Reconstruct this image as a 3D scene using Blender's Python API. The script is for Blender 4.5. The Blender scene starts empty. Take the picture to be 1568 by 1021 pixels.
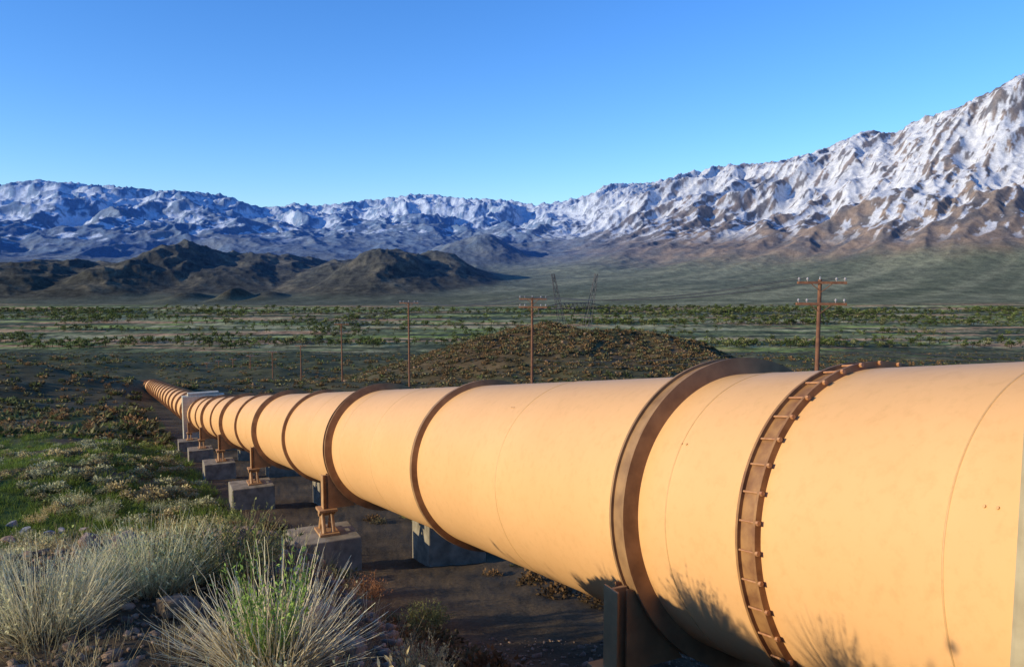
import bpy, math, random, numpy as np
from mathutils import Vector
rng=np.random.default_rng(7); random.seed(7)
F=1219.6; CX=784.; CY=510.5; PITCH=math.atan(110.5/F)
cp,sp=math.cos(PITCH),math.sin(PITCH)
def slope(y): return -np.tan(PITCH+np.arctan((np.asarray(y,float)-CY)/F))
def cam2w(x,y,z): return np.array([x, z*cp-y*sp, -y*cp-z*sp])
def W(px,py,D):
    v=cam2w((px-CX)/F,(py-CY)/F,1.0); return v*(D/v[1])
scene=bpy.context.scene
# ---------------------------------------------------------------- noise
_p=np.random.default_rng(3).permutation(256); PERM=np.concatenate([_p,_p,_p])
_a=np.random.default_rng(4).uniform(0,2*np.pi,256); GX=np.cos(_a);GY=np.sin(_a)
def pn(x,y,seed=0):
    x=x+seed*17.31; y=y+seed*9.77
    xi=np.floor(x).astype(int); yi=np.floor(y).astype(int)
    xf=x-xi; yf=y-yi; xi&=255; yi&=255
    def g(i,j,fx,fy):
        h=PERM[PERM[i&255]+(j&255)]; return GX[h]*fx+GY[h]*fy
    u=xf*xf*xf*(xf*(xf*6-15)+10); v=yf*yf*yf*(yf*(yf*6-15)+10)
    a=g(xi,yi,xf,yf); b=g(xi+1,yi,xf-1,yf); c=g(xi,yi+1,xf,yf-1); d=g(xi+1,yi+1,xf-1,yf-1)
    return (a+(b-a)*u+((c+(d-c)*u)-(a+(b-a)*u))*v)*1.5
def fbm(x,y,o=4,seed=0,gain=.5):
    s=0;a=1;t=0
    for k in range(o):
        s=s+a*pn(x,y,seed+k); t+=a; a*=gain; x=x*2.03;y=y*2.03
    return s/t
def ridged(x,y,o=5,seed=0,gain=.5):
    s=0;a=1;t=0;w=1
    for k in range(o):
        n=1-np.abs(pn(x,y,seed+k))*1.6; n=np.clip(n,0,1)**2
        s=s+a*n*w; w=np.clip(n*1.6,0.15,1); t+=a; a*=gain; x=x*2.07+3.1;y=y*2.07+1.7
    return s/t
def tri(x,y,seed): return 1-np.minimum(np.abs(pn(x,y,seed))*1.7,1.1)
def ss(a,b,x):
    t=np.clip((x-a)/(b-a),0,1); return t*t*(3-2*t)
# ---------------------------------------------------------------- pipe frame
R=1.4
d=np.array([-582,103.5,1220.]); d/=np.linalg.norm(d)
def uu(px,py):
    p=np.array([px-CX,py-CY,F]); q=p-p.dot(d)*d; return q/np.linalg.norm(q)
u1=uu(1400,561);u2=uu(740,842)
ang=math.acos(u1.dot(u2)); q=(u1+u2);q/=np.linalg.norm(q)
Q0=cam2w(*(q*(R/math.sin(ang/2)))); DW=cam2w(*d); DW/=np.linalg.norm(DW)
def AX(t): return Q0+DW*t
hd=np.array([DW[0],DW[1],0]); hd/=np.linalg.norm(hd)
LW=np.array([-hd[1],hd[0],0.])
def wdist(X,Y): return (X-Q0[0])*LW[0]+(Y-Q0[1])*LW[1]
# ---------------------------------------------------------------- height
xc=[-60,100,200,300,400,500,600,700,800,900,1000,1100,1200,1300,1400,1500,1620]
Yk=[3500,4500,5500,6500,7500,9000,10500,12000,14000,16000,18000,20500,24000]
T=[
[470,455,440,420,402,366,340,312,286,290,300,320,335],
[470,455,440,420,400,366,342,314,288,292,300,320,335],
[470,455,440,420,400,370,345,320,296,298,300,320,335],
[470,455,440,420,402,372,348,326,304,306,308,320,335],
[470,457,440,420,402,376,356,342,326,326,320,322,335],
[470,457,442,422,405,384,362,350,340,334,320,316,335],
[470,456,440,420,405,386,368,352,338,322,306,310,335],
[470,454,438,420,405,386,368,354,340,324,308,312,335],
[470,452,436,418,404,384,366,350,338,326,316,322,335],
[471,452,434,412,396,374,354,334,318,308,314,325,335],
[472,452,432,408,388,354,322,300,288,294,312,325,340],
[471,451,430,404,376,334,294,270,266,282,305,325,340],
[470,449,426,396,360,310,266,248,262,282,305,325,340],
[469,447,420,376,330,250,214,229,258,280,305,325,340],
[468,446,412,356,288,196,199,228,257,280,305,325,340],
[468,445,408,340,250,150,169,212,252,280,305,325,340],
[468,445,404,324,216,122,144,192,242,280,305,325,340]]
T=np.array(T,float)
NX,NY=240,240
xd=np.linspace(-60,1620,NX); yd=np.linspace(3500,24000,NY)
G=np.array([np.interp(yd,Yk,row) for row in T])
G=np.array([np.interp(xd,xc,G[:,j]) for j in range(NY)]).T
for _ in range(4):
    P=np.pad(G,2,mode='edge'); G=sum(P[i:i+NX,j:j+NY] for i in range(5) for j in range(5))/25
def sampG(xp,Y):
    a=np.clip((xp+60)/1680*(NX-1),0,NX-1.001); b=np.clip((Y-3500)/20500*(NY-1),0,NY-1.001)
    i=a.astype(int); j=b.astype(int); fa=a-i; fb=b-j
    return (G[i,j]*(1-fa)+G[i+1,j]*fa)*(1-fb)+(G[i,j+1]*(1-fa)+G[i+1,j+1]*fa)*fb
HILLS=[(-60,5000,404,120,700),(80,5100,400,120,650),(190,4900,408,60,500),(295,5600,381,70,600),(230,5300,404,70,600),(370,5800,391,90,700),(455,6000,396,70,600),(520,5600,400,55,500),(590,5500,384,70,550),(670,5800,396,60,500),(292,4150,449,24,180),(362,4250,440,16,150),(415,4400,446,24,180),(150,4500,428,70,350),(30,4400,428,80,350),(735,8200,362,50,450)]
def height(X,Y,full=False):
    r=np.hypot(X,Y); th=np.arctan2(X,Y); tc=np.clip(th,-.6435,.6435)
    Ye=r*np.cos(tc); u=np.tan(tc); xp=CX+u*F
    zn=np.interp(Y,[-50,0,9,20,71,155,500,1000,1700,3500],[-3,-3.2,-5.2,-7.75,-16.7,-28,-66,-122,-195,-200])
    w=wdist(X,Y)
    along=(X-Q0[0])*hd[0]+(Y-Q0[1])*hd[1]
    edge=4.5+.35*pn(along*.35,along*0+2.2,5)
    bank=ss(edge-2.3,edge+.5,w)*(1-ss(6.5,13,along+.6*pn(X*.3,Y*.3,3)))*(1-ss(16,26,w)*0.3)
    zn=zn+bank*(1.52+.14*np.clip(Y,-5,9))
    zn=zn+ss(3,8,np.abs(w))*ss(10,40,r)*(fbm(X*.045,Y*.045,3,11)*1.8+.5)*(1-ss(300,500,r))
    zn=zn+.10*fbm(X*.9,Y*.9,4,21)*(1-ss(60,120,r))
    zn=zn+fbm(X*.006,Y*.006,5,31)*ss(120,500,r)*11*(1-ss(1500,1900,r))
    zn=zn+fbm(X*.02,Y*.02,4,35)*ss(90,300,r)*4*(1-ss(1300,1800,r))
    dx=np.where(X<28,(X-28)/58,(X-28)/44)
    zn=zn+16.5*np.exp(-np.abs(dx)**3)*np.exp(-np.abs((Y-285)/85)**3)+ridged(X*.02,Y*.02,4,41)*4.5*np.exp(-dx**2)*np.exp(-((Y-285)/90)**2)
    zn=zn+6*np.exp(-((X+105)/32)**2-((Y-160)/30)**2)
    px=sampG(xp,np.clip(Ye,3500,24000))
    zf=Ye*slope(px)
    A=np.clip((zf+150)/650,0,1)*ss(5000,6800,Ye)
    s_=-.68*X-.73*Y; c_=-.73*X+.68*Y
    wx=fbm(X/2600,Y/2600,3,61)*.5; wy=fbm(X/900,Y/900,3,71)*.22
    fr=ss(-.05,.25,u)
    c2=c_/950+wx+wy
    rA=tri(c2,s_/4200,6); rB=tri(c_/330+wx*2+wy*1.5,s_/1200,81); rC=tri(c_/135+wx*3+wy*3,s_/520,85)
    lA=tri(X/1900+wx*2,Y/2100+wy,15); lB=tri(X/640+wx*2,Y/820+wy*2,91); lC=tri(X/250+wx*3+wy*3,Y/330,95)
    fA=rA*fr+lA*(1-fr); fB=rB*fr+lB*(1-fr); fC=rC*fr+lC*(1-fr)
    fine=ridged(X/150+wx,Y/180+wy,3,101,.45)
    sc=1+.35*ss(10000,16000,Ye)
    zf=zf+A*sc*((fA-.5)*(280*fr+210*(1-fr))+(fB-.5)*(105*fr+85*(1-fr))+(fC-.5)*(42*fr+40*(1-fr))+(fine-.35)*24+fbm(X/1500,Y/1500,3,51)*100)
    zf=zf+(1-A)*ss(3700,4600,Ye)*(tri(c_/420+wx,s_/2600,111)-.5)*9
    hm=np.zeros_like(zf)
    for (hx,hY,hy,wp,dY) in HILLS:
        base=hY*slope(np.interp(hY,[3500,4500,5500,6500,8300],[470,456,440,421,396]))
        top=hY*slope(hy)-base; XX=(hx-CX)/F*hY; wX=wp/F*hY*1.1
        rr2=(np.abs((X-XX)/wX)**2+np.abs((Ye-hY)/(dY*1.3))**2)
        g=np.exp(-rr2*.9)*top
        hm=(np.maximum(hm,g)*.75+.25*np.sqrt(hm**2+g**2))
    hmn=np.clip(hm/60,0,1)
    zf=zf+hm*(1+fbm(X/620+wx,Y/700+wy,3,121)*.35+(tri(X/300+wx,Y/420+wy,125)-.5)*.16+(ridged(X/150,Y/170,3,127)-.35)*.10)
    k=ss(3100,3700,Ye)
    z=zn*(1-k)+zf*k
    if full: return z,dict(A=A*k,fA=fA,fB=fB,fC=fC,fine=fine,hm=hmn*k,u=u,Ye=Ye,fr=fr,xp=xp,r=r,w=w,bank=bank,k=k,c=c_,s=s_,wx=wx,wy=wy)
    return z
# ---------------------------------------------------------------- mesh helpers
def mesh_np(name,V,Fq,mat,col=None,smooth=False,parent=None):
    V=np.asarray(V,np.float32); Fq=np.asarray(Fq,np.int32); k=Fq.shape[1]
    me=bpy.data.meshes.new(name); me.vertices.add(len(V)); me.vertices.foreach_set('co',V.ravel())
    me.loops.add(Fq.size); me.loops.foreach_set('vertex_index',Fq.ravel())
    me.polygons.add(len(Fq)); me.polygons.foreach_set('loop_start',np.arange(0,Fq.size,k,dtype=np.int32))
    if smooth: me.polygons.foreach_set('use_smooth',np.ones(len(Fq),bool))
    me.update(calc_edges=True)
    if col is not None:
        at=me.color_attributes.new('tint','FLOAT_COLOR','POINT')
        c=np.ones((len(V),4),np.float32); c[:,:3]=col; at.data.foreach_set('color',c.ravel())
    me.materials.append(mat); ob=bpy.data.objects.new(name,me); scene.collection.objects.link(ob)
    if parent: ob.parent=parent
    return ob
class MB:
    def __init__(s): s.v=[];s.f=[]
    def add(s,V,Fs):
        o=len(s.v); s.v+= [tuple(map(float,v)) for v in V]; s.f+=[tuple(i+o for i in f) for f in Fs]
    def box(s,c,ex,ey,ez):
        c,ex,ey,ez=map(np.array,(c,ex,ey,ez))
        V=[c+a*ex+b*ey+g*ez for g in(-1,1) for b in(-1,1) for a in(-1,1)]
        s.add(V,[(0,2,3,1),(4,5,7,6),(0,1,5,4),(2,6,7,3),(0,4,6,2),(1,3,7,5)])
    def cyl(s,a,b,r0,r1=None,n=10):
        a=np.array(a,float);b=np.array(b,float); r1=r0 if r1 is None else r1
        dd=b-a; dd/=np.linalg.norm(dd); h=np.array([0,0,1.]) if abs(dd[2])<.9 else np.array([1.,0,0])
        e=np.cross(dd,h);e/=np.linalg.norm(e);g=np.cross(dd,e)
        V=[]
        for P,r in((a,r0),(b,r1)):
            for i in range(n):
                t=2*math.pi*i/n; V.append(P+r*(math.cos(t)*e+math.sin(t)*g))
        Fs=[(i,(i+1)%n,n+(i+1)%n,n+i) for i in range(n)]+[tuple(range(n))[::-1],tuple(range(n,2*n))]
        s.add(V,Fs)
    def rev(s,prof,O,D,E1,E2,n=160,closed=False):
        m=len(prof); V=[]
        for i in range(n):
            t=2*math.pi*i/n; e=math.cos(t)*E1+math.sin(t)*E2
            for (a,r) in prof: V.append(O+a*D+r*e)
        Fs=[]
        for i in range(n):
            j=(i+1)%n
            for k in range(m if closed else m-1):
                k2=(k+1)%m; Fs.append((i*m+k,j*m+k,j*m+k2,i*m+k2))
        s.add(V,Fs)
    def make(s,name,mat,smooth=False,parent=None,bevel=0,auto=False):
        me=bpy.data.meshes.new(name); me.from_pydata(s.v,[],s.f); me.update()
        if smooth:
            for p in me.polygons: p.use_smooth=True
        me.materials.append(mat); ob=bpy.data.objects.new(name,me); scene.collection.objects.link(ob)
        if smooth and auto: 
            m=ob.modifiers.new('es','EDGE_SPLIT'); m.split_angle=math.radians(35)
        if bevel:
            m=ob.modifiers.new('b','BEVEL'); m.width=bevel; m.segments=2
        if parent: ob.parent=parent
        return ob
def empty(name,loc=(0,0,0)):
    e=bpy.data.objects.new(name,None); scene.collection.objects.link(e); return e
# ---------------------------------------------------------------- materials
def newmat(name,rough=.8):
    m=bpy.data.materials.new(name); m.use_nodes=True; nt=m.node_tree; b=nt.nodes['Principled BSDF']
    b.inputs['Roughness'].default_value=rough; return m,nt,b
def N(nt,t,**k):
    n=nt.nodes.new(t)
    for a,v in k.items(): setattr(n,a,v)
    return n
def noise(nt,scale,detail=4,vec=None,rough=.55):
    n=N(nt,'ShaderNodeTexNoise'); n.inputs['Scale'].default_value=scale; n.inputs['Detail'].default_value=detail; n.inputs['Roughness'].default_value=rough
    if vec is None:
        g=N(nt,'ShaderNodeNewGeometry'); vec=g.outputs['Position']
    nt.links.new(vec,n.inputs['Vector']); return n
def ramp(nt,inp,stops):
    r=N(nt,'ShaderNodeValToRGB'); cr=r.color_ramp
    while len(cr.elements)<len(stops): cr.elements.new(.5)
    for e,(p,c) in zip(cr.elements,stops): e.position=p; e.color=(*c,1) if len(c)==3 else c
    nt.links.new(inp,r.inputs[0]); return r
def mixc(nt,fac,a,b,bt='MIX'):
    m=N(nt,'ShaderNodeMix',data_type='RGBA',blend_type=bt)
    for s,v in((0,fac),(6,a),(7,b)):
        if isinstance(v,(int,float)): m.inputs[s].default_value=v
        elif isinstance(v,tuple): m.inputs[s].default_value=(*v,1)
        else: nt.links.new(v,m.inputs[s])
    return m.outputs[2]
def bump(nt,b,h,strength=.3,dist=.02):
    n=N(nt,'ShaderNodeBump'); n.inputs['Strength'].default_value=strength; n.inputs['Distance'].default_value=dist
    nt.links.new(h,n.inputs['Height']); nt.links.new(n.outputs[0],b.inputs['Normal'])
def simple(name,c1,c2,scale,rough=.8,bs=.2,bd=.01,metal=0,lo=.35,hi=.65):
    m,nt,b=newmat(name,rough); n=noise(nt,scale,6)
    r=ramp(nt,n.outputs[0],[(lo,c1),(hi,c2)]); nt.links.new(r.outputs[0],b.inputs['Base Color'])
    b.inputs['Metallic'].default_value=metal
    if bs: bump(nt,b,n.outputs[0],bs,bd)
    return m
m_pipe,nt,b=newmat('pipe_paint',.5)
n1=noise(nt,.8,5); n2=noise(nt,9,6,rough=.7); n3=noise(nt,60,3)
r1=ramp(nt,n1.outputs[0],[(.3,(.71,.395,.160)),(.7,(.77,.435,.182))])
r2=ramp(nt,n2.outputs[0],[(.25,(.90,.88,.84)),(.5,(1,1,1))])
c=mixc(nt,1.0,r1.outputs[0],r2.outputs[0],'MULTIPLY')
r3=ramp(nt,n3.outputs[0],[(.72,(0,0,0)),(.80,(1,1,1))])
c=mixc(nt,r3.outputs[0],c,(.52,.29,.11)); 
nt.links.new(c,b.inputs['Base Color']); bump(nt,b,n1.outputs[0],.12,.03); b.inputs['Specular IOR Level'].default_value=.18
m_ring=simple('ring_paint_brown',(.22,.115,.045),(.36,.20,.08),4,.65,.2,.01)
m_band=simple('joint_rust',(.20,.085,.03),(.36,.18,.06),7,.6,.2,.01)
m_bolt=simple('bolt_steel_rust',(.36,.15,.06),(.50,.25,.10),20,.5,.1,.003)
m_stud=simple('stud_paint',(.57,.32,.12),(.64,.37,.14),20,.5,.1,.003)
m_leg=simple('support_steel_paint',(.34,.18,.07),(.46,.25,.10),5,.6,.2,.01)
m_conc=simple('weathered_concrete',(.15,.125,.085),(.29,.25,.18),3,.9,.5,.02)
m_conc2=simple('pale_concrete',(.38,.35,.27),(.52,.48,.37),5,.9,.4,.02)
m_conc3=simple('tan_concrete',(.36,.29,.17),(.46,.38,.23),5,.9,.4,.02)
m_wood=simple('creosoted_wood',(.13,.055,.03),(.22,.095,.045),3,.85,.3,.01)
m_ins=simple('insulator_glass',(.30,.27,.26),(.42,.38,.36),10,.3,0)
m_wire=simple('wire_metal',(.03,.03,.03),(.06,.06,.06),10,.5,0)
m_lat=simple('galvanised_steel',(.03,.03,.035),(.06,.06,.07),1,.6,0)
m_veg,nt,b=newmat('foliage',.75)
at=N(nt,'ShaderNodeAttribute',attribute_name='tint'); nt.links.new(at.outputs['Color'],b.inputs['Base Color'])
b.inputs['Specular IOR Level'].default_value=.15
tr=N(nt,'ShaderNodeBsdfTranslucent'); nt.links.new(at.outputs['Color'],tr.inputs[0])
mx=N(nt,'ShaderNodeMixShader'); mx.inputs[0].default_value=.25
nt.links.new(b.outputs[0],mx.inputs[1]); nt.links.new(tr.outputs[0],mx.inputs[2]); nt.links.new(mx.outputs[0],nt.nodes['Material Output'].inputs[0])
m_rock,nt,b=newmat('rock',.85)
at=N(nt,'ShaderNodeAttribute',attribute_name='tint'); n=noise(nt,9,8,rough=.7)
r=ramp(nt,n.outputs[0],[(.3,(.45,.45,.45)),(.7,(1.25,1.25,1.25))])
nt.links.new(mixc(nt,1.0,at.outputs['Color'],r.outputs[0],'MULTIPLY'),b.inputs['Base Color']); bump(nt,b,n.outputs[0],.8,.04)
m_ter,nt,b=newmat('terrain_ground',.95); b.inputs['Specular IOR Level'].default_value=.1
at=N(nt,'ShaderNodeAttribute',attribute_name='tint')
na=noise(nt,14,8,rough=.75); nb=noise(nt,.22,6,rough=.7); nc=noise(nt,.012,5,rough=.7)
ra=ramp(nt,na.outputs[0],[(.3,(.45,.45,.45)),(.55,(1,1,1)),(.75,(1.7,1.6,1.5))])
rb=ramp(nt,nb.outputs[0],[(.35,(.55,.55,.53)),(.65,(1.35,1.35,1.3))])
rc=ramp(nt,nc.outputs[0],[(.35,(.82,.82,.85)),(.65,(1.15,1.15,1.12))])
c=mixc(nt,1.0,at.outputs['Color'],ra.outputs[0],'MULTIPLY'); c=mixc(nt,1.0,c,rb.outputs[0],'MULTIPLY'); c=mixc(nt,1.0,c,rc.outputs[0],'MULTIPLY')
nt.links.new(c,b.inputs['Base Color']); bump(nt,b,na.outputs[0],.9,.03)
m_far,nt,b=newmat('mountain_rock_snow',.95); b.inputs['Specular IOR Level'].default_value=.1
at=N(nt,'ShaderNodeAttribute',attribute_name='tint'); nb=noise(nt,.02,7,rough=.75); nb2=noise(nt,.12,4,rough=.7)
rb=ramp(nt,nb.outputs[0],[(.35,(.75,.75,.75)),(.65,(1.18,1.18,1.18))])
rb2=ramp(nt,nb2.outputs[0],[(.38,(.68,.68,.68)),(.6,(1.17,1.17,1.17))])
c=mixc(nt,1.0,at.outputs['Color'],rb.outputs[0],'MULTIPLY')
nt.links.new(mixc(nt,1.0,c,rb2.outputs[0],'MULTIPLY'),b.inputs['Base Color'])
# ---------------------------------------------------------------- terrain grid
th=np.concatenate([np.linspace(-math.pi,-.66,70,endpoint=False),np.linspace(-.66,.66,1080),np.linspace(.66,math.pi,70)[1:]])
rad=np.concatenate([np.geomspace(.6,60,240,endpoint=False),np.geomspace(60,1500,210,endpoint=False),np.geomspace(1500,3500,120,endpoint=False),np.geomspace(3500,6000,110,endpoint=False),np.geomspace(6000,12500,320,endpoint=False),np.geomspace(12500,22000,120)])
RR,TT=np.meshgrid(rad,th,indexing='ij'); X=RR*np.sin(TT); Y=RR*np.cos(TT)
Z,I=height(X,Y,True)
skx=[-60,0,60,130,200,240,300,350,380,400,430,460,490,520,560,600,620,660,700,750,790,810,850,900,930,960,1000,1040,1080,1110,1160,1200,1215,1260,1300,1335,1360,1385,1400,1450,1480,1500,1530,1550,1568,1620]
sky=[287,284,275,281,286,291,293,299,310,318,316,311,316,311,307,303,299,297,303,305,307,314,310,299,281,281,279,266,258,252,250,244,239,226,205,199,206,186,181,165,150,140,122,111,113,112]
Yc=RR*np.cos(np.clip(TT,-.6435,.6435))
far=I['Ye']>6500
tgt=slope(np.interp(CX+F*np.tan(np.clip(th,-.6435,.6435)),skx,sky))
for kw in (71,41,21):
    SL=Z/Yc
    dl=tgt-np.where(far,SL,-9).max(0)
    ker=np.hanning(kw+2)[1:-1]; ker/=ker.sum(); dls=np.convolve(np.pad(dl,kw//2,mode='edge'),ker,'valid')
    Z=Z+Yc*dls[None,:]*np.clip(ss(.01,.10,SL)*ss(6500,9000,I['Ye']),0,1)
Px=np.stack([X,Y,Z],-1)
g0=np.gradient(Px,axis=0); g1=np.gradient(Px,axis=1); nrm=np.cross(g1,g0); nrm/=np.linalg.norm(nrm,axis=-1,keepdims=True)+1e-12
nz=np.abs(nrm[...,2])
def C(*a): return np.array(a,float)
def mix(a,b,t): return a*(1-t[...,None])+b*t[...,None]
u,Ye=I['u'],I['Ye']
col=np.zeros(X.shape+(3,))+C(.135,.094,.055)
grass=ss(-.04,.24,fbm(X*.11,Y*.11,4,201)+.15)*ss(9,16,RR)*(wdist(X,Y)>2.2)*(1-ss(90,170,RR))
col=mix(col,C(.080,.118,.018)+0*col,grass*.88)
col=mix(col,C(.10,.092,.040)+0*col,ss(110,220,RR))
kn=np.exp(-((X-25)/70)**4-((Y-275)/100)**4)
col=mix(col,C(.18,.11,.055)+0*col,kn*ss(-.3,.3,fbm(X*.03,Y*.03,4,209))*.9)
n5=fbm(X*.004,Y*.010,6,211,.6); col=mix(col,C(.085,.098,.040)+0*col,ss(300,800,RR)*ss(-.25,.2,n5))
col=mix(col,C(.20,.17,.085)+0*col,ss(400,800,RR)*ss(.08,.3,fbm(X*.003,Y*.012,6,213,.6))*.7)
col=mix(col,C(.035,.042,.022)+0*col,ss(300,700,RR)*ss(.05,.25,fbm(X*.006,Y*.016,6,214,.65))*.8)
vm=ss(1400,1950,Ye)*(1-ss(3300,4000,Ye))
vg=mix(C(.18,.19,.08)+0*col,C(.25,.30,.07)+0*col,ss(-.1,.25,fbm(X*.0018,Y*.006,5,221)))
vg=mix(vg,C(.50,.29,.15)+0*col,ss(.03,.16,fbm(X*.0014+5,Y*.008,4,231))*.9)
vg=mix(vg,C(.40,.36,.18)+0*col,ss(.05,.2,fbm(X*.0017+9,Y*.009,5,235))*.85)
vg=mix(vg,C(.07,.085,.04)+0*col,ss(.03,.17,fbm(X*.002,Y*.010+3,6,241,.65)))
vg=mix(vg,C(.05,.07,.03)+0*col,(np.exp(-((Ye-3050-60*pn(X*.002,X*0,5))/70)**2))*.7)
col=mix(col,vg,vm)
vt=ss(700,1100,Ye)*(1-ss(3400,4200,Ye))
col=col*(1+vt*np.clip(fbm(X*.02,Y*.012,5,245,.7)*1.7,-.55,.6))[...,None]
fan=mix(C(.15,.155,.08)+0*col,C(.26,.25,.135)+0*col,ss(-.3,.3,fbm(I['c']/250,I['s']/2200,6,251)))
fan=mix(fan,C(.10,.11,.06)+0*col,ss(.1,.3,fbm(X/900,Y/400,5,255))*.6)
fan=mix(fan,C(.29,.19,.10)+0*col,ss(.0,.25,Z/900+.1*fbm(X/300,Y/300,4,252))*I['fr'])
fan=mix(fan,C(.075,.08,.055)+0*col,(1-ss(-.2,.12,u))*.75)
fan=fan*(1+np.clip(fbm(X*.012,Y*.008,5,256,.7)*.9,-.35,.4))[...,None]
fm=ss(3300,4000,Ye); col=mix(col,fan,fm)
hl=mix(C(.065,.060,.040)+0*col,C(.15,.125,.075)+0*col,ss(-.05,.4,fbm(X/300,Y/300,6,261,.6)))  # hill scrub, darkened in the colour to stand in for shadow over the hills
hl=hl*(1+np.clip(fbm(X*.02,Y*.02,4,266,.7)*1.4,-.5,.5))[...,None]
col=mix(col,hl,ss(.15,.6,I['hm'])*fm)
mt=ss(.08,.35,I['A'])
rk=mix(C(.32,.22,.14)+0*col,C(.16,.13,.105)+0*col,ss(-.3,.3,fbm(X/180,Y/180,5,271)))
rkl=mix(C(.075,.11,.165)+0*col,C(.16,.165,.16)+0*col,ss(-.2,.4,fbm(X/500,Y/500,5,272)))  # left range rock, with blue haze put into its colour
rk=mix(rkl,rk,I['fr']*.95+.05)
col=mix(col,rk,mt)
xs_=[0,300,450,700,850,1000,1100,1200,1300,1400,1568]
snowline=np.interp(CX+u*F,xs_,[170,170,230,280,260,180,200,200,180,180,160])
el=Z-snowline
nn=fbm(X/420,Y/420,6,281,.6); n6=fbm(I['c']/75+I['wy']*4,I['s']/520,5,291,.6); n7=fbm(X/90,Y/110,4,295)
gul=(.55-I['fA'])*.45+(.5-I['fB'])*.8+(.5-I['fC'])*.9
den=np.interp(CX+u*F,[0,350,500,800,1000,1250,1400,1568],[-.56,-.56,-.42,-.32,-.14,-.20,-.38,-.50])
sn=np.minimum(el/620,1.0)+nn*.8+gul+n6*2.0*I['fr']+n7*.9+(nz-.78)*1.6+den
sn=ss(.0,.22,sn)*ss(-80,160,el)
scol=mix(C(.60,.66,.76)+0*col,C(.67,.67,.68)+0*col,I['fr'])  # left range snow blued as well, haze put into the colour
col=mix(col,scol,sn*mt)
hz=np.clip((Ye-4200)/20000,0,.5)*(1.15-.3*I['fr']); col=mix(col,C(.23,.38,.64)+0*col,hz*(1-.6*sn)*(1-.2*I['fr']))  # aerial haze painted into the vertex colours, bluer with distance
nr,ncol=X.shape
idx=np.arange(nr*ncol).reshape(nr,ncol)
Fc=np.stack([idx[:-1,:-1],idx[:-1,1:],idx[1:,1:],idx[1:,:-1]],-1).reshape(-1,4)
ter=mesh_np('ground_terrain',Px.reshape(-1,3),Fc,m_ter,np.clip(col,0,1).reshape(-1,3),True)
ter.data.materials.append(m_far)
mi=np.zeros((nr-1,ncol-1),np.int32); mi[rad[:-1]>1500,:]=1
ter.data.polygons.foreach_set('material_index',mi.ravel())
# ---------------------------------------------------------------- pipe
E1=LW; E2=np.cross(DW,E1); E2/=np.linalg.norm(E2)
if E2[2]<0: E2=-E2
pipe=empty('pipeline')
mb=MB(); mb.rev([(t,R) for t in np.linspace(-4,75.5,60)],Q0,DW,E1,E2,256)
B1=AX(75.5); pts=[B1,W(236,592,158),W(206,592,235),W(192,600,400)]
def frame(D):
    e=np.array([-D[1],D[0],0]); e/=np.linalg.norm(e); f=np.cross(D,e); f=f if f[2]>0 else -f
    return e,f
segs=[]
for a,bb in zip(pts[:-1],pts[1:]):
    D=bb-a; L=np.linalg.norm(D); D=D/L; e,f=frame(D); segs.append((a,D,L,e,f))
    mb.rev([(-.6,R),(L+.6,R)],a,D,e,f,64)
mb.make('shell',m_pipe,True,pipe)
mb=MB()
for t in (3.27,6.0,9.74,15.9,18.5,22.3,29.0,35.6,42.):
    mb.rev([(t-.010,R-.01),(t-.005,R+.005),(t+.005,R+.005),(t+.010,R-.01)],Q0,DW,E1,E2,200)
mb.make('weld_seams',m_stud,True,pipe)
def ringprof(t,wd,h):
    return [(t-wd/2,R-.02),(t-wd/2,R+h),(t+wd/2,R+h),(t+wd/2,R-.02)]
def heavy(t):
    return [(t-.12,R-.02),(t-.12,R+.17),(t-.09,R+.17),(t-.09,R+.14),(t+.09,R+.14),(t+.09,R+.17),(t+.12,R+.17),(t+.12,R-.02)]
mb=MB(); sup=[6.55+12.9*k for k in range(6)]; stf=[13.0+12.9*k for k in range(5)]
for t in sup: mb.rev(heavy(t),Q0,DW,E1,E2,200)
for t in stf: mb.rev(ringprof(t,.10,.10),Q0,DW,E1,E2,200)
for (a,D,L,e,f) in segs[:2]:
    for k in range(1,int(L/6.4)+1): mb.rev([(k*6.4-.15,R),(k*6.4-.15,R+.2),(k*6.4+.15,R+.2),(k*6.4+.15,R)],a,D,e,f,48)
mb.make('stiffener_rings',m_ring,True,pipe,auto=True)
mb=MB(); t=4.9
mb.rev([(t-.11,R-.02),(t-.11,R+.06),(t-.085,R+.06),(t-.085,R+.025),(t+.085,R+.025),(t+.085,R+.06),(t+.11,R+.06),(t+.11,R-.02)],Q0,DW,E1,E2,220)
mb.make('expansion_joint_band',m_band,True,pipe,auto=True)
mb=MB()
for k in range(40):
    a=2*math.pi*k/40+.05; e=math.cos(a)*E1+math.sin(a)*E2; P=AX(t)+e*(R+.045)
    mb.cyl(P+DW*.08,P-DW*.13,.009,n=8)
    mb.cyl(P-DW*.135,P-DW*.110,.020,n=6)
mb.make('joint_bolts',m_bolt,False,pipe)
mb=MB()
for tt,a in((3.05,.45),(2.97,.45),(6.0,.62),(5.93,.62),(10.1,.9),(10.17,.9)):
    e=math.cos(a)*E1+math.sin(a)*E2; P=AX(tt); mb.cyl(P+e*(R-.01),P+e*(R+.010),.010,n=8)
mb.make('lug_studs',m_stud,False,pipe)
UP=np.array([0,0,1.])
mb=MB(); mr=MB()
ped_pos=[]
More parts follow.
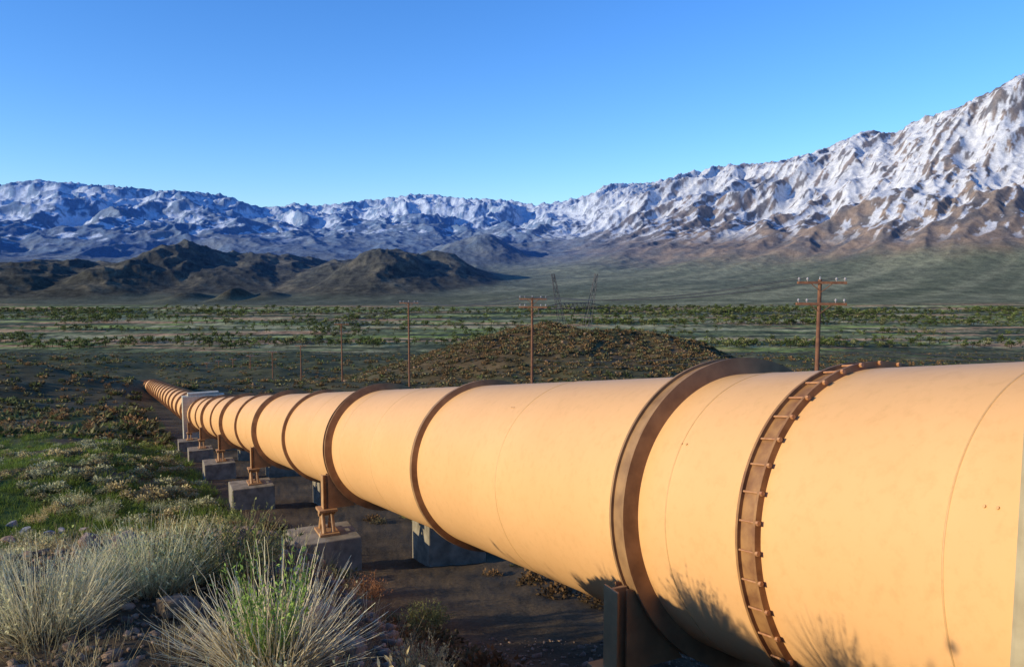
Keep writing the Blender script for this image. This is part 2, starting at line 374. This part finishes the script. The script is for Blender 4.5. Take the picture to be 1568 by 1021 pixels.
for t in sup:
    A=AX(t)
    for s in(1,-1):
        c=A+E1*(s*(R+.13))
        top=-.55; bot=-1.36
        mid=c+UP*((top+bot)/2); hh=(top-bot)/2
        mb.box(mid,E1*.08,hd*.02,UP*hh); 
        mb.box(mid+E1*s*.09,E1*.012,hd*.12,UP*hh); 
        mb.box(c+UP*(bot-.03),E1*.22,hd*.22,UP*.03)
        for g in(-.1,.1):
            P=A+hd*g; a=[P+E1*s*1.15+UP*-.95,P+E1*s*1.35+UP*-.6,P+E1*s*1.50+UP*-.55,P+E1*s*1.50+UP*-1.36,P+E1*s*.85+UP*-1.36]
            b2=[v+hd*.02 for v in a]; n=5; mb.add(a+b2,[tuple(range(n)),tuple(range(n,2*n))[::-1]]+[(i,(i+1)%n,n+(i+1)%n,n+i) for i in range(n)])
        for g in(-.11,.11):
            for k in(-1,1):
                mr.cyl(c+UP*(bot-.06)+E1*g,c+UP*(bot-.56)+E1*g+hd*k*.22,.045,.055,8)
            mr.box(c+UP*(bot-.38)+E1*g,E1*.015,hd*.17,UP*.04)
        mr.cyl(c+UP*(bot-.12)-E1*.2,c+UP*(bot-.12)+E1*.2,.07,n=12)
        mr.box(c+UP*(bot-.58),E1*.24,hd*.34,UP*.03)
        ped_pos.append((t,s,c+UP*(bot-.61)))
mb.make('support_legs',m_leg,False,pipe,bevel=.006); mr.make('rocker_shoes',m_leg,False,pipe,bevel=.006)
for (t,s,P) in ped_pos:
    o=MB(); H=2.4
    c=P+E1*s*(.10)+UP*(-H/2)
    o.box(c,E1*.78,hd*.66,UP*(H/2)); o.make('concrete_pedestal',m_conc,bevel=.03)
o=MB(); c=AX(75.8); o.box(c-UP*.25,E1*1.75,hd*.45,UP*1.95); o.box(c+UP*1.75,E1*1.3,hd*.35,UP*.2); o.make('concrete_anchor_collar',m_conc2,bevel=.05)
o=MB(); c=AX(1.7); o.box(c-UP*1.35,E1*1.68,hd*1.0,UP*2.6); o.make('concrete_anchor_block',m_conc3,bevel=.04)
# ---------------------------------------------------------------- poles
def hz1(x,y): return float(height(np.array([float(x)]),np.array([float(y)]))[0])
us=[(64,.386,428,2),(108,.0254,455,2),(153,-.130,462,1),(198,-.215,495,1),(243,-.267,528,1),(290,-.303,538,1),(337,-.331,544,1),(384,-.353,549,1),(431,-.371,552,1),(480,-.386,555,1)]
tops=[]
ld=np.array([-.45,.893,0]); cd=np.array([.985,-.17,0])
for (D,u_,py,na_) in us:
    x=u_*D; zt=float(D*slope(py)); zg=hz1(x,D); base=np.array([x,D,zg-.5]); top=np.array([x,D,zt])
    e=empty('utility_pole'); o=MB(); o.cyl(base,top,.21,.15,12)
    L=1.85
    lv=[-.25,-1.95] if na_==2 else [-.25]
    if D==108: lv=[-.25,-1.35]
    for k,z_ in enumerate(lv):
        c=top+UP*z_-ld*.2; o.box(c,cd*L*(1 if k==0 else 1.03),ld*.08,UP*.10)
        for s in(-1,1): o.cyl(c+cd*s*.9,c-UP*.75+ld*.05,.035,n=6)
    o.make('post_and_crossarms',m_wood,False,e)
    i_=MB(); tl=[]
    for k,z_ in enumerate(lv):
        for s in(-1.75,-1.1,1.1,1.75):
            c=top+UP*(z_+.10)-ld*.2+cd*s; i_.cyl(c,c+UP*.12,.03,n=6)
            i_.cyl(c+UP*.12,c+UP*.2,.09,.11,8); i_.cyl(c+UP*.2,c+UP*.32,.11,.05,8); tl.append(c+UP*.3)
    i_.cyl(top,top+UP*.25,.07,.04,8)
    i_.make('insulators',m_ins,False,e); tops.append(tl)
o=MB()
def wire(a,bb,sag,r=.02,n=14):
    P=[a+(bb-a)*k/n-UP*sag*4*(k/n)*(1-k/n) for k in range(n+1)]
    for k in range(n): o.cyl(P[k],P[k+1],r,n=4)
for a_,b_ in zip(tops[:-1],tops[1:]):
    for k in range(4): wire(a_[k],b_[k],1.1,.026)
for y0,y1 in((528,546),(536,549)):
    wire(W(1256,y0,64),W(1800,y1,50),.5,.03); wire(W(1256,y0,64),W(815,y0+22,108),.8)
o.make('overhead_wires',m_wire)
# ---------------------------------------------------------------- lattice tower
def lattice(cx,D,ytop,yaw):
    x=(cx-CX)/F*D; zg=hz1(x,D); zt=float(D*slope(ytop)); H=zt-zg
    e=empty('transmission_tower'); o=MB(); ca,sa=math.cos(yaw),math.sin(yaw)
    def P(a,b_,h): return np.array([x+a*ca-b_*sa,D+a*sa+b_*ca,zg+h])
    r=.14
    hw=H*.24
    for s in(-1,1):
        prev=None
        for k in range(11):
            f=k/10; cxx=s*(H*.05+(hw-H*.05)*f); wd=(.030*H)*(1-abs(f-.45)*1.3)+.15
            q4=[P(cxx+i*wd,j*wd,H*f) for i,j in((-1,-1),(1,-1),(1,1),(-1,1))]
            if prev:
                for m in range(4):
                    o.cyl(prev[m],q4[m],r,n=4); o.cyl(prev[m],q4[(m+1)%4],r*.55,n=4)
            prev=q4
    hb=H*.64
    for j in(-.5,.5):
        o.cyl(P(-H*.40,j,hb),P(H*.40,j,hb),r,n=4)
        o.cyl(P(-hw*.7,j,hb+2.8),P(hw*.7,j,hb+2.8),r,n=4)
        o.cyl(P(-H*.40,j,hb),P(-hw*.7,j,hb+2.8),r,n=4);o.cyl(P(H*.40,j,hb),P(hw*.7,j,hb+2.8),r,n=4)
        for k in range(-4,4): o.cyl(P(k*H*.045,j,hb),P((k+.5)*H*.045,j,hb+2.8),r*.6,n=4); o.cyl(P((k+.5)*H*.045,j,hb+2.8),P((k+1)*H*.045,j,hb),r*.6,n=4)
    for k in(-.39,0,.39): o.cyl(P(k*H,0,hb),P(k*H,0,hb-2.6),.2,n=6)
    o.make('lattice_frame',m_lat,False,e)
lattice(880,400,419,.3)
# ---------------------------------------------------------------- vegetation
def ribbon_bush(ns,h,rad_,lean,wid,seg,cb,ct,leaf=0,lw=.02,ll=.05,curl=.3,seed=0,gvar=.25):
    g=np.random.default_rng(seed); a=g.uniform(0,2*np.pi,ns); rb_=rad_*np.sqrt(g.uniform(0,1,ns))*.35
    tl=lean*np.sqrt(g.uniform(0,1,ns)); hh=h*g.uniform(.55,1.1,ns)*(1-.25*tl/max(lean,.01))
    f=np.linspace(0,1,seg+1)[None,:]
    aa=a+g.normal(0,.5,ns)
    out=np.sin(tl)[:,None]*f*hh[:,None]+(curl*g.normal(.5,.6,ns)*tl)[:,None]*hh[:,None]*f**2*.5
    x=(rb_*np.cos(a))[:,None]+out*np.cos(aa)[:,None]+g.normal(0,.012*h,(ns,seg+1))*f
    y=(rb_*np.sin(a))[:,None]+out*np.sin(aa)[:,None]+g.normal(0,.012*h,(ns,seg+1))*f
    z=np.cos(tl)[:,None]*f*hh[:,None]
    P=np.stack([x,y,z],-1)
    pa=g.uniform(0,2*np.pi,ns); wv=np.stack([np.cos(pa),np.sin(pa),np.zeros(ns)],-1)[:,None,:]*(wid*(1-.75*f))[...,None]
    VV=np.stack([P-wv,P+wv],2)
    V=VV.reshape(-1,3); i0=(np.arange(ns)[:,None]*(seg+1)+np.arange(seg)[None,:])*2
    Fq=np.stack([i0,i0+1,i0+3,i0+2],-1).reshape(-1,4)
    var=1+g.uniform(-gvar,gvar,(ns,1,1)); mixf=np.clip(f*1.3-.1,0,1)[...,None]
    cc=(np.array(cb)*(1-mixf)+np.array(ct)*mixf)*var; cc=np.repeat(cc[:,:,None,:],2,2).reshape(-1,3)
    if leaf:
        k=ns*leaf; si=np.repeat(np.arange(ns),leaf); fr_=g.uniform(.35,1,k)
        fi=np.clip((fr_*seg).astype(int),0,seg-1); fx=(fr_*seg-fi)[:,None]
        B=P[si,fi]*(1-fx)+P[si,fi+1]*fx
        dv=g.normal(0,1,(k,3)); dv[:,2]=np.abs(dv[:,2])+.8; dv/=np.linalg.norm(dv,axis=1,keepdims=True); sv=np.cross(dv,g.normal(0,1,(k,3))); sv/=np.linalg.norm(sv,axis=1,keepdims=True)
        l_=ll*g.uniform(.5,1.3,(k,1)); w_=lw*g.uniform(.5,1.2,(k,1))
        Q=np.stack([B-sv*w_*.4,B+dv*l_*.5-sv*w_,B+dv*l_,B+dv*l_*.5+sv*w_],1).reshape(-1,3)
        Fl=(np.arange(k)[:,None]*4+np.arange(4)[None,:])+len(V)
        lc=np.array(ct)[None,:]*(1+g.uniform(-.35,.35,(k,1))); lc=np.repeat(lc,4,0)
        V=np.concatenate([V,Q]); Fq=np.concatenate([Fq,Fl]); cc=np.concatenate([cc,lc])
    return V,Fq,np.clip(cc,0,1)
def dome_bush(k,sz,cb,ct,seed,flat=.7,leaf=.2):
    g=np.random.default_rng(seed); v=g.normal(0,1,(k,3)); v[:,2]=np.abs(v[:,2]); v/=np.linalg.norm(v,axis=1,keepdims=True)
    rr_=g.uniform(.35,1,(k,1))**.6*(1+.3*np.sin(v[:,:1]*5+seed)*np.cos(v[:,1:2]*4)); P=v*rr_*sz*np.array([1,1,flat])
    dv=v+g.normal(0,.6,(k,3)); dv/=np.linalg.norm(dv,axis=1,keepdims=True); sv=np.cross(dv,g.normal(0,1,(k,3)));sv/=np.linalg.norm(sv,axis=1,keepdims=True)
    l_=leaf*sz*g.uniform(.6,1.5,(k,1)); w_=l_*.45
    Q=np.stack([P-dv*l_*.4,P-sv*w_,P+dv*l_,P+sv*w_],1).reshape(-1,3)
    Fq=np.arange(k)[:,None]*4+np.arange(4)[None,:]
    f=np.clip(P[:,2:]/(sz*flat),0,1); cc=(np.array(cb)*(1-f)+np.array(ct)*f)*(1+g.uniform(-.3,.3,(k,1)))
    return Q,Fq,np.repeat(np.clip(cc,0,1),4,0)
def merge(name,items,mat=None):
    Vs=[];Fs=[];Cs=[];o=0
    for (tpl,pos,s,yaw,ti) in items:
        V,Fq,cc=tpl; ca,sa=math.cos(yaw),math.sin(yaw)
        v=V*s; v=np.stack([v[:,0]*ca-v[:,1]*sa,v[:,0]*sa+v[:,1]*ca,v[:,2]],-1)+pos
        Vs.append(v);Fs.append(Fq+o);Cs.append(np.clip(cc*ti,0,1)); o+=len(V)
    return mesh_np(name,np.concatenate(Vs),np.concatenate(Fs),mat or m_veg,np.concatenate(Cs))
STRAW=(.60,.47,.22); PALE=(.62,.58,.32); SAGE=(.45,.45,.25); GREEN=(.26,.38,.08); BRN=(.20,.13,.06); OLV=(.22,.22,.08)
def at(px,py):
    v=cam2w((px-CX)/F,(py-CY)/F,1.0); ts=np.geomspace(1.2,400,3000); P=v[None,:]*ts[:,None]
    h=height(P[:,0],P[:,1]); k=np.argmax(P[:,2]<h); return P[k]
def plant(name,px,py,tpls,s=1,yaw=0,xy=None):
    if xy is None: P=at(px,py)
    else: P=np.array([xy[0],xy[1],hz1(*xy)])
    P=P-UP*.03
    return merge(name,[(tp,P,s,yaw,1.0) for tp in tpls])
plant('rabbitbrush',415,1020,[ribbon_bush(620,.64,.5,1.25,.0038,6,(.36,.27,.13),(.90,.78,.50),0,curl=.15,seed=1),ribbon_bush(90,.70,.2,.45,.003,5,OLV,GREEN,11,.006,.03,seed=2),ribbon_bush(160,.45,.5,1.3,.004,5,BRN,STRAW,0,seed=3)],1.0)
plant('rabbitbrush',60,965,[ribbon_bush(1100,.60,.8,1.05,.0034,5,(.36,.26,.13),(.82,.73,.44),0,seed=4),ribbon_bush(200,.55,.6,.9,.003,5,OLV,PALE,8,.006,.03,seed=5)],.86)
plant('rabbitbrush',150,915,[ribbon_bush(800,.60,.75,1.0,.0032,5,(.34,.26,.13),(.78,.70,.42),0,seed=66)],.72)
plant('rabbitbrush',230,900,[ribbon_bush(900,.60,.75,1.0,.0032,5,(.34,.26,.13),(.74,.69,.40),0,seed=6),ribbon_bush(280,.55,.6,.9,.003,5,OLV,(.52,.54,.28),9,.006,.03,seed=7)],.88)
plant('rabbitbrush',345,885,[ribbon_bush(260,.62,.5,1.0,.004,6,BRN,OLV,14,.007,.028,seed=8),ribbon_bush(160,.5,.5,1.1,.003,5,BRN,STRAW,0,seed=9)],.95)
plant('rabbitbrush',-40,905,[ribbon_bush(900,.6,.8,1.0,.003,5,STRAW,PALE,4,.006,.03,seed=10)],.6)
plant('sagebrush',560,915,[ribbon_bush(220,.55,.5,1.1,.004,5,BRN,(.32,.15,.07),8,.01,.04,seed=11)],1.0)
plant('sagebrush',650,960,[ribbon_bush(220,.5,.5,1.0,.004,5,BRN,OLV,10,.01,.04,seed=12)],1.0)
for k,(x_,y_,s_,cl) in enumerate([(-.5,4.3,.7,.475),(-.1,4.2,.6,.475),(.25,4.1,.65,.475),(-1.2,3.15,.8,.5),(-.98,3.05,.9,.5),(-.75,2.85,1.0,.51),(-.5,2.65,.95,.51),(-.9,2.6,.9,.51),(-.35,2.3,1.1,.51),(-.05,1.95,1.2,.51),(.25,1.55,1.4,.51),(.6,1.15,1.6,.51),(-1.95,5.7,.9,.35),(-2.35,6.5,.9,.335),(-2.8,7.4,.9,.325),(-3.3,8.4,.9,.315),(-3.8,9.4,.9,.31),(1.0,.4,1.7,9),(1.3,-.3,1.9,9)]):
    zg=hz1(x_,y_); 
    if cl<9: s_=min(s_,(-cl*y_-zg)/.60)
    if s_<.22: continue
    plant('sagebrush',0,0,[ribbon_bush(170,.55,.4,.7,.004/s_**.5,5,BRN,SAGE if cl<.4 or k%2 else STRAW,13,.008,.035,seed=20+k)],s_,xy=(x_,y_))
# unseen shrubs added up-sun, heights set so their shadows reach the pipe
ELR=math.radians(16.0)
for k,(tt,LL,dz) in enumerate([(2.5,7.5,-.55),(3.3,8.2,-.35),(3.9,8.8,-.75),(5.4,9.6,-.5),(6.1,9.0,-.8),(7.4,10.5,-.65),(8.6,10,-.85),(9.8,11,-.7),(11.5,12,-.85)]):
    A=AX(tt); Pp=A+LW*1.3-np.array([.92,.39,0])*LL; zt=A[2]+dz+LL*math.tan(ELR); zg=hz1(Pp[0],Pp[1]); H=zt-zg
    print('tall shrub',np.round(Pp,1),round(H,2),'u',round(Pp[0]/max(Pp[1],.01),2))
    if H<.4: continue
    merge('shadow_shrub',[(ribbon_bush(75,1.0,.30,.42,.006,6,BRN,OLV,16,.016,.06,seed=420+k),np.array([Pp[0],Pp[1],zg-.03]),H/1.0,k*1.1,1.0)])
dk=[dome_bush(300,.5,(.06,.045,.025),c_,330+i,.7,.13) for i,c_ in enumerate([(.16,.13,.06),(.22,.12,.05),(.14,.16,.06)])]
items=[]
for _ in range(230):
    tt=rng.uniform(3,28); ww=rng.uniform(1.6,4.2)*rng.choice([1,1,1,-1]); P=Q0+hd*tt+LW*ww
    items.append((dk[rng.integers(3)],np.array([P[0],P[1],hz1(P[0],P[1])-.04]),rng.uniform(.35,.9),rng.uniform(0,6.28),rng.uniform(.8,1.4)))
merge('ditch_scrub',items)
# dry grass tufts on the bank
tdry=[ribbon_bush(26,.26,.25,.9,.0028,3,(.30,.22,.11),c_,0,seed=500+i) for i,c_ in enumerate([(.66,.55,.30),(.50,.45,.22),(.40,.30,.15)])]
items=[]
for _ in range(420):
    r_=rng.uniform(3.8,11); a_=rng.uniform(-.72,.05); x_=math.sin(a_)*r_; y_=math.cos(a_)*r_
    if wdist(x_,y_)<2.4: continue
    items.append((tdry[rng.integers(3)],np.array([x_,y_,hz1(x_,y_)-.02]),rng.uniform(.4,1.1),rng.uniform(0,6.28),rng.uniform(.7,1.1)))
merge('dry_grass',items)
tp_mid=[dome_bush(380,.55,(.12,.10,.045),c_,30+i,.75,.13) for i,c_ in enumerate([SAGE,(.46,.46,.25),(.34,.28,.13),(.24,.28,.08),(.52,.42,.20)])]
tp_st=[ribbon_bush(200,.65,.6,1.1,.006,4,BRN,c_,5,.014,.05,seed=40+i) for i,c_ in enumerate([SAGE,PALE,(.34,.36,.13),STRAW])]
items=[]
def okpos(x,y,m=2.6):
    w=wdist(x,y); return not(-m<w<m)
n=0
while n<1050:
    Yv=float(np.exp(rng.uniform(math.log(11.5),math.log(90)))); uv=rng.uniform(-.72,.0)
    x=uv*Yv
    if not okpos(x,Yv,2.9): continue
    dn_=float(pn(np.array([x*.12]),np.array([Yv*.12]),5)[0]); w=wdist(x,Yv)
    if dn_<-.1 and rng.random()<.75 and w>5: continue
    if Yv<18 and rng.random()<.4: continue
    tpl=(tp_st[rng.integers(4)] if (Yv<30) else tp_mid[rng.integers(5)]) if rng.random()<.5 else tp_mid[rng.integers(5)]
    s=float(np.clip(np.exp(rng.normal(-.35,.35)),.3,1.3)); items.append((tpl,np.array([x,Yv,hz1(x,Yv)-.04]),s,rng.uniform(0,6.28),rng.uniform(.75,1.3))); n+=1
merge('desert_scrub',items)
tg=[ribbon_bush(20,.22,.3,.9,.006,2,(.09,.11,.02),(.22,.31,.045),0,seed=60+i) for i in range(4)]
items=[]
for _ in range(10000):
    Yv=float(np.exp(rng.uniform(math.log(10),math.log(90)))); x=rng.uniform(-.72,-.2)*Yv
    if not okpos(x,Yv,2.5): continue
    items.append((tg[rng.integers(4)],(x,Yv),rng.uniform(.7,1.5)*(1+Yv/60),rng.uniform(0,6.28),rng.uniform(.6,1.2)))
xy=np.array([i[1] for i in items]); hh=height(xy[:,0],xy[:,1]); gm=fbm(xy[:,0]*.11,xy[:,1]*.11,4,201)+.15
items=[(t,np.array([p[0],p[1],h_-.02]),s*.8,yw,ti) for (t,p,s,yw,ti),h_,g_ in zip(items,hh,gm) if g_>0]
merge('meadow_grass',items)
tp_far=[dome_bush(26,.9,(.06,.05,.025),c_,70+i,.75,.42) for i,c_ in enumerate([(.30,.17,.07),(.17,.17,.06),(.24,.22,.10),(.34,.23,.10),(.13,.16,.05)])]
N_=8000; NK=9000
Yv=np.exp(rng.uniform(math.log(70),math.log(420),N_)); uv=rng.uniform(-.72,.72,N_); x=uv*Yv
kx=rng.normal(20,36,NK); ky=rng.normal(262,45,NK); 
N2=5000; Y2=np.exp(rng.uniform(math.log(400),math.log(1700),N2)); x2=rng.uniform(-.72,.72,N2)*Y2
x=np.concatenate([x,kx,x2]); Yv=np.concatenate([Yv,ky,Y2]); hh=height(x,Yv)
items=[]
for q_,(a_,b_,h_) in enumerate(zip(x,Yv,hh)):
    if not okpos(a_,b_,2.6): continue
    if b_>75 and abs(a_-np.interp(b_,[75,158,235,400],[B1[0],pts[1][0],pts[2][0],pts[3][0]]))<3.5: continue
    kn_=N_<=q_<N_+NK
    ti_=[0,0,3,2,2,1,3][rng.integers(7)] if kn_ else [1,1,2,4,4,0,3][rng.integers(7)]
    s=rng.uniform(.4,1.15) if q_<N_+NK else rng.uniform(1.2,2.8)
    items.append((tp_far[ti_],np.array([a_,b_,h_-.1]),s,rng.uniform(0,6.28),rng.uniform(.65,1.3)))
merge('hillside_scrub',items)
def tree_tpl(seed,ct,tall):
    g=np.random.default_rng(seed)
    Vs=[];Fs=[];Cs=[];o=0
    for k in range(5):
        V,Fq,cc=dome_bush(26,3.2,(.04,.05,.02),ct,seed*10+k,1.0,.35); off=np.array([g.normal(0,2.2),g.normal(0,2.2),tall*g.uniform(.25,.75)])
        Vs.append(V+off);Fs.append(Fq+o);Cs.append(cc);o+=len(V)
    t=MB(); t.cyl((0,0,-1),(0,0,tall*.6),.5,.25,5); tv=np.array(t.v); 
    tf=np.array([f for f in t.f if len(f)==4]); Vs.append(tv);Fs.append(tf+o);Cs.append(np.tile([.08,.06,.04],(len(tv),1)))
    return np.concatenate(Vs),np.concatenate(Fs),np.concatenate(Cs)
tt_=[tree_tpl(81,(.16,.21,.05),10),tree_tpl(82,(.30,.36,.09),9),tree_tpl(83,(.11,.15,.04),12),tree_tpl(84,(.40,.37,.15),8)]
xs=[];ys=[]
for k in range(64):
    Y0=rng.choice([1900,2150,2500,2750,3000,3150,3250])+rng.normal(0,60); X0=rng.uniform(-.7,.7)*Y0; L=rng.uniform(200,1100); an=rng.normal(0,.06); m=int(L/rng.uniform(7,16))
    s_=rng.uniform(-.5,.5,m)*L; xs+=list(X0+s_*math.cos(an)+rng.normal(0,6,m)); ys+=list(Y0+s_*math.sin(an)+rng.normal(0,22,m))
for k in range(46):
    Y0=rng.uniform(1750,3200); X0=rng.uniform(-.7,.7)*Y0; m=rng.integers(8,36)
    xs+=list(X0+rng.normal(0,50,m)); ys+=list(Y0+rng.normal(0,35,m))
for k in range(14):
    Y0=rng.uniform(2500,3200); X0=rng.uniform(.1,.66)*Y0; m=rng.integers(30,60)
    xs+=list(X0+rng.normal(0,90,m)); ys+=list(Y0+rng.normal(0,28,m))
xs=np.array(xs);ys=np.array(ys);hh=height(xs,ys)
merge('valley_trees',[(tt_[rng.integers(4)],np.array([a,b_,h_]),float(np.clip(np.exp(rng.normal(.05,.4)),.4,2.0)),rng.uniform(0,6.28),rng.uniform(.7,1.2)) for a,b_,h_ in zip(xs,ys,hh)])
# ---------------------------------------------------------------- rocks
import bmesh
def rock_tpl(seed,sub=3):
    bm=bmesh.new(); bmesh.ops.create_icosphere(bm,subdivisions=sub,radius=1); g=np.random.default_rng(seed)
    V=np.array([v.co[:] for v in bm.verts]); Fq=np.array([[v.index for v in f.verts] for f in bm.faces]); bm.free()
    for k in range(16 if sub>2 else 7):
        n_=g.normal(0,1,3); n_/=np.linalg.norm(n_); dd=g.uniform(.4,.72); t=V@n_-dd; V=V-np.clip(t,0,None)[:,None]*n_
    V=V*np.array([1,g.uniform(.6,.9),g.uniform(.55,.8)]); V+=.03*g.normal(0,1,V.shape)*(.35 if sub>2 else 1)
    return V*1.25,Fq,np.ones((len(V),3))
rk_=[rock_tpl(i,4) for i in range(4)]
for k,(px,py,s,tc_) in enumerate([(12,832,.30,(.36,.22,.14)),(72,822,.25,(.26,.25,.25)),(112,830,.20,(.30,.20,.13)),(158,830,.26,(.42,.23,.12)),(42,816,.28,(.28,.27,.28)),(268,940,.14,(.22,.15,.09)),(545,1000,.10,(.30,.20,.12)),(225,862,.10,(.28,.20,.13)),(-20,812,.32,(.26,.24,.22)),(96,816,.22,(.34,.30,.27)),(190,838,.14,(.34,.22,.14)),(138,838,.13,(.3,.2,.14)),(55,838,.17,(.3,.2,.14)),(20,806,.22,(.33,.30,.27)),(128,814,.18,(.40,.31,.24)),(185,822,.12,(.36,.24,.16))]):
    P=at(px,py); V,Fq,cc=rk_[k%4]
    merge('boulder',[((V,Fq,cc*np.array(tc_)),P+UP*s*.3,s,k*1.3,1.0)],m_rock)
gk=[rock_tpl(10+i,1) for i in range(5)]; items=[]
for _ in range(8500):
    r_=rng.uniform(2.5,12); a_=rng.uniform(-.75,.35); x=math.sin(a_)*r_; y=math.cos(a_)*r_
    V,Fq,cc=gk[rng.integers(5)]; tc_=np.array([.27,.175,.11])*rng.uniform(.5,1.5)
    items.append([(V,Fq,cc*tc_),(x,y),float(np.exp(rng.normal(-3.95,.6))),rng.uniform(0,6.28),1.0])
for _ in range(600):
    V,Fq,cc=gk[rng.integers(5)]; items.append([(V,Fq,cc*np.array([.27,.165,.09])*rng.uniform(.6,1.2)),(rng.normal(20,38),rng.normal(265,40)),rng.uniform(.25,.8),rng.uniform(0,6.28),1.0])
xy=np.array([i[1] for i in items]); hh=height(xy[:,0],xy[:,1])
merge('gravel_stones',[(t,np.array([p[0],p[1],h_+s*.2]),s,yw,1.0) for (t,p,s,yw,_),h_ in zip(items,hh)],m_rock)
# ---------------------------------------------------------------- light, sky, camera
EL=ELR; az=math.atan2(-.92,-.39)
S=Vector((math.sin(az)*math.cos(EL),math.cos(az)*math.cos(EL),math.sin(EL)))
L=bpy.data.lights.new('sun','SUN'); L.energy=5.0; L.angle=math.radians(.5); L.color=(1,.865,.61)
so=bpy.data.objects.new('sun',L); so.rotation_euler=S.to_track_quat('Z','Y').to_euler(); scene.collection.objects.link(so)
w=bpy.data.worlds.new('World'); scene.world=w; w.use_nodes=True; nt=w.node_tree
st=nt.nodes.new('ShaderNodeTexSky'); st.sky_type='NISHITA'; st.sun_disc=False; st.sun_elevation=EL; st.sun_rotation=az; st.altitude=1500; st.air_density=1.2; st.dust_density=.4; st.ozone_density=3.
hs=nt.nodes.new('ShaderNodeHueSaturation'); hs.inputs['Saturation'].default_value=1.2; nt.links.new(st.outputs[0],hs.inputs['Color'])
mm=nt.nodes.new('ShaderNodeMix'); mm.data_type='RGBA'; mm.blend_type='MULTIPLY'; mm.inputs[0].default_value=1; mm.inputs[7].default_value=(1.05,1.32,1.85,1)
nt.links.new(hs.outputs[0],mm.inputs[6])
bg=nt.nodes['Background']; bg.inputs[1].default_value=.132; nt.links.new(mm.outputs[2],bg.inputs[0])
cam=bpy.data.cameras.new('camera'); cam.lens=28; cam.sensor_width=36; cam.clip_start=.05; cam.clip_end=80000
co=bpy.data.objects.new('camera',cam); co.rotation_euler=(math.pi/2-PITCH,0,0); scene.collection.objects.link(co); scene.camera=co
scene.view_settings.view_transform='Standard'; scene.view_settings.look='None'; scene.view_settings.exposure=0
